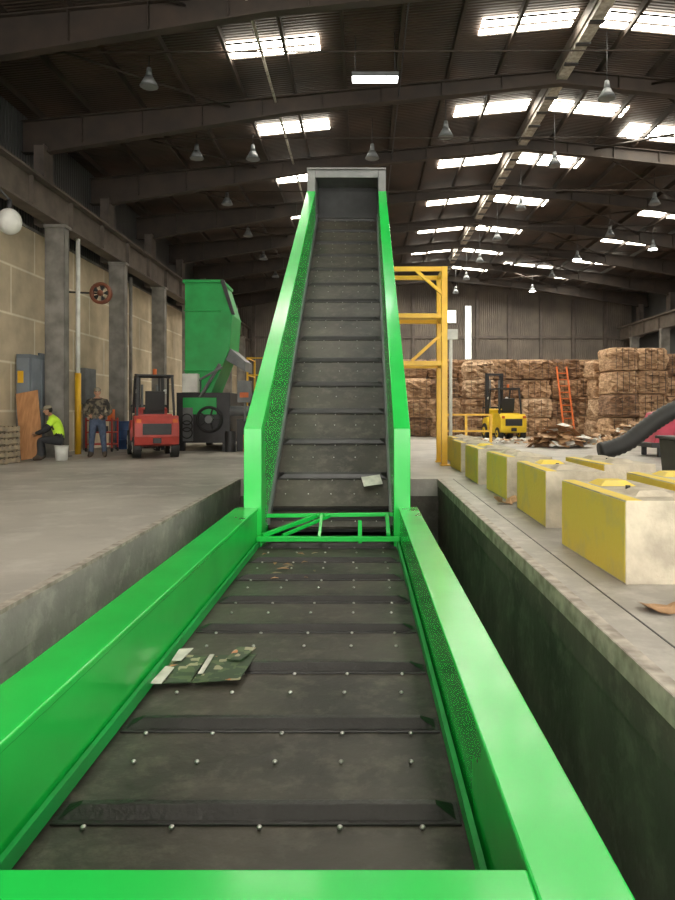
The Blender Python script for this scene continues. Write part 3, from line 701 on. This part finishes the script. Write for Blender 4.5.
def person(name,loc,rot,J,top,bottom,headrot=(0,0,0),cap=True,shoe=boot,vestm=None,sc=1.):
    e=empty(name,loc); e.rotation_euler=(0,0,rot); e.scale=(sc,sc,sc)
    N=['pelvis','belly','chest','uchest','neck','neck2',
       'shL','elL','wrL','shR','elR','wrR','hipL','knL','anL','heL','toL','hipR','knR','anR','heR','toR']
    rad={'pelvis':(.175,.13),'belly':(.175,.135),'chest':(.20,.15),'uchest':(.165,.12),'neck':.066,'neck2':.055,
     'sh':(.095,.088),'el':.068,'wr':.042,'hip':(.12,.12),'kn':.082,'an':.06,'he':.05,'to':.045}
    V=[J[k] for k in N]; idx={k:i for i,k in enumerate(N)}
    E=[('pelvis','belly'),('belly','chest'),('chest','uchest'),('uchest','neck'),('neck','neck2')]
    for s in'LR': E+=[('uchest','sh'+s),('sh'+s,'el'+s),('el'+s,'wr'+s),('pelvis','hip'+s),('hip'+s,'kn'+s),('kn'+s,'an'+s),('an'+s,'to'+s),('an'+s,'he'+s)]
    rr=[rad.get(k,rad.get(k[:-1])) for k in N]
    me=skinmesh(V,[(idx[a],idx[b]) for a,b in E],rr,[0])
    for q in(top,bottom,skin,shoe,vestm or top): me.materials.append(q)
    segs=[(Vector(J[a]),Vector(J[b]),a,b) for a,b in E]
    for p in me.polygons:
        c=p.center; best=None
        for A,B,a,b_ in segs:
            t=max(0,min(1,(c-A).dot(B-A)/max(1e-6,(B-A).length_squared))); d=(c-(A+(B-A)*t)).length
            if best is None or d<best[0]: best=(d,a,b_,t)
        _,a,b_,t=best; k=0
        if b_=='neck2' or a=='neck2': k=2
        elif b_[:2] in('kn','an'): k=1
        elif b_[:3]=='hip': k=1
        elif b_[:2] in('to','he'): k=3
        elif b_=='belly': k=1 if t<.05 else (4 if vestm else 0)
        elif b_ in('chest','uchest','neck'): k=4 if vestm else 0
        elif b_[:2]=='sh': k=4 if vestm else 0
        elif b_[:2]=='el': k=4 if (vestm and t<.45) else 0
        p.material_index=k; p.use_smooth=True
    o=bpy.data.objects.new('body',me); COL.objects.link(o); o.parent=e
    for s in'LR':
        w=Vector(J['wr'+s]); d=(w-Vector(J['el'+s])).normalized(); side=Vector(J.get('side'+s,(0,0,1)))
        side=(side-d*side.dot(d)).normalized(); nrm=d.cross(side)
        vs=[w-d*.02,w+d*.03,w+d*.075]; ed=[(0,1),(1,2)]; ra=[(.028,.03),(.03,.036),(.024,.036)]; roots=[0]
        cur=Vector(J.get('curl'+s,tuple(nrm)))
        for k,(off,l) in enumerate(((.032,.072),(.011,.08),(-.011,.075),(-.03,.058))):
            st=w+d*.07+side*off; i0=len(vs)
            vs+= [st,st+d*l*.5+cur*.012,st+d*l*.75+cur*.035,st+d*l*.8+cur*.058]
            ed+=[(i0,i0+1),(i0+1,i0+2),(i0+2,i0+3)]; ra+=[.010,.0095,.009,.0075]; roots.append(i0)
        st=w+d*.025+side*.028; i0=len(vs); vs+=[st,st+d*.03+side*.03+cur*.01,st+d*.06+side*.035+cur*.03]; ed+=[(i0,i0+1),(i0+1,i0+2)]; ra+=[.013,.0115,.009]; roots.append(i0)
        hm=skinmesh([tuple(v) for v in vs],ed,ra,roots,1); hm.materials.append(skin)
        for p in hm.polygons: p.use_smooth=True
        ho=bpy.data.objects.new('hand_'+s,hm); COL.objects.link(ho); ho.parent=e
    n2=Vector(J['neck2']); T=Matrix.Translation(n2)@Euler(headrot).to_matrix().to_4x4()
    h=MB(T)
    h.ell((0,-.012,.085),(.074,.088,.105),skin,18,12); h.ell((0,-.035,.025),(.052,.055,.05),skin,14,8)
    h.ell((0,-.102,.075),(.014,.022,.024),skin,10,6); h.ell((0,-.094,.095),(.009,.014,.03),skin,8,6)
    for sx in(-1,1):
        h.ell((sx*.03,-.088,.098),(.014,.009,.008),white,10,6); h.ell((sx*.03,-.0955,.098),(.006,.004,.006),hair,8,5)
        h.ell((sx*.03,-.092,.114),(.018,.008,.005),hair,8,5); h.ell((sx*.075,.0,.08),(.010,.020,.03),skin,10,6)
    h.ell((0,-.088,.040),(.024,.010,.006),lipm,10,6)
    h.ell((0,.012,.105),(.08,.085,.098),hair,16,10)
    if cap:
        h.ell((0,-.004,.145),(.086,.1,.065),capm,18,8); h.ell((0,-.11,.132),(.065,.06,.010),capm,14,6)
    h.obj('head',e)
    return e
stand=dict(pelvis=(0,0,.95),belly=(0,.0,1.09),chest=(0,.01,1.26),uchest=(0,.01,1.40),neck=(0,0,1.49),neck2=(0,-.01,1.545),
 shL=(.195,.01,1.39),elL=(.31,.05,1.13),wrL=(.15,-.21,1.03),shR=(-.195,.01,1.39),elR=(-.31,.05,1.13),wrR=(-.15,-.21,1.05),
 hipL=(.10,0,.88),knL=(.14,-.03,.49),anL=(.17,.02,.10),heL=(.17,.06,.05),toL=(.20,-.15,.05),
 hipR=(-.10,0,.88),knR=(-.13,-.03,.49),anR=(-.15,.03,.10),heR=(-.15,.07,.05),toR=(-.18,-.14,.05),
 sideL=(0,0,1),sideR=(0,0,1),curlL=(0,1,0),curlR=(0,1,0))
person('standing_worker',(-6.82,17.4,0),math.radians(12),stand,camo,jeans,(.1,0,.15),sc=1.03)
sit=dict(pelvis=(0,0,.50),belly=(0,-.05,.66),chest=(0,-.12,.84),uchest=(0,-.18,.97),neck=(0,-.23,1.05),neck2=(0,-.27,1.095),
 shL=(.19,-.17,.96),elL=(.25,-.33,.72),wrL=(.10,-.55,.64),shR=(-.19,-.17,.96),elR=(-.25,-.33,.72),wrR=(-.10,-.55,.62),
 hipL=(.10,-.04,.47),knL=(.19,-.46,.50),anL=(.19,-.42,.10),heL=(.19,-.37,.05),toL=(.21,-.60,.05),
 hipR=(-.10,-.04,.47),knR=(-.19,-.46,.50),anR=(-.19,-.42,.10),heR=(-.19,-.37,.05),toR=(-.21,-.60,.05),
 sideL=(0,0,1),sideR=(0,0,1),curlL=(0,1,0),curlR=(0,1,0))
person('seated_worker',(-7.36,16.55,0),math.radians(-72),sit,darkc,darkc,(.2,0,0),vestm=vest,sc=1.03)
b=MB(); b.cyl((-7.36,16.55,0),(-7.36,16.55,.36),.14,white,r1=.16,n=18); b.tor((-7.36,16.55,.35),.16,.012,white); b.obj('upturned_bucket')

# ------------------------------------------------------------------ light
w=bpy.data.worlds.new('World'); scn.world=w; w.use_nodes=True
bg=w.node_tree.nodes['Background']; bg.inputs['Color'].default_value=(1.,.955,.87,1); bg.inputs['Strength'].default_value=8.8

cam=bpy.data.cameras.new('camera'); co=bpy.data.objects.new('camera',cam); COL.objects.link(co)
co.location=(0,0,1.2); co.rotation_euler=(math.radians(90),0,0)
cam.sensor_fit='VERTICAL'; cam.sensor_height=36; cam.lens=27.2; cam.shift_x=-26.5/900; cam.shift_y=-39/900
cam.clip_end=200; cam.clip_start=.05
scn.camera=co
scn.view_settings.view_transform='Standard'
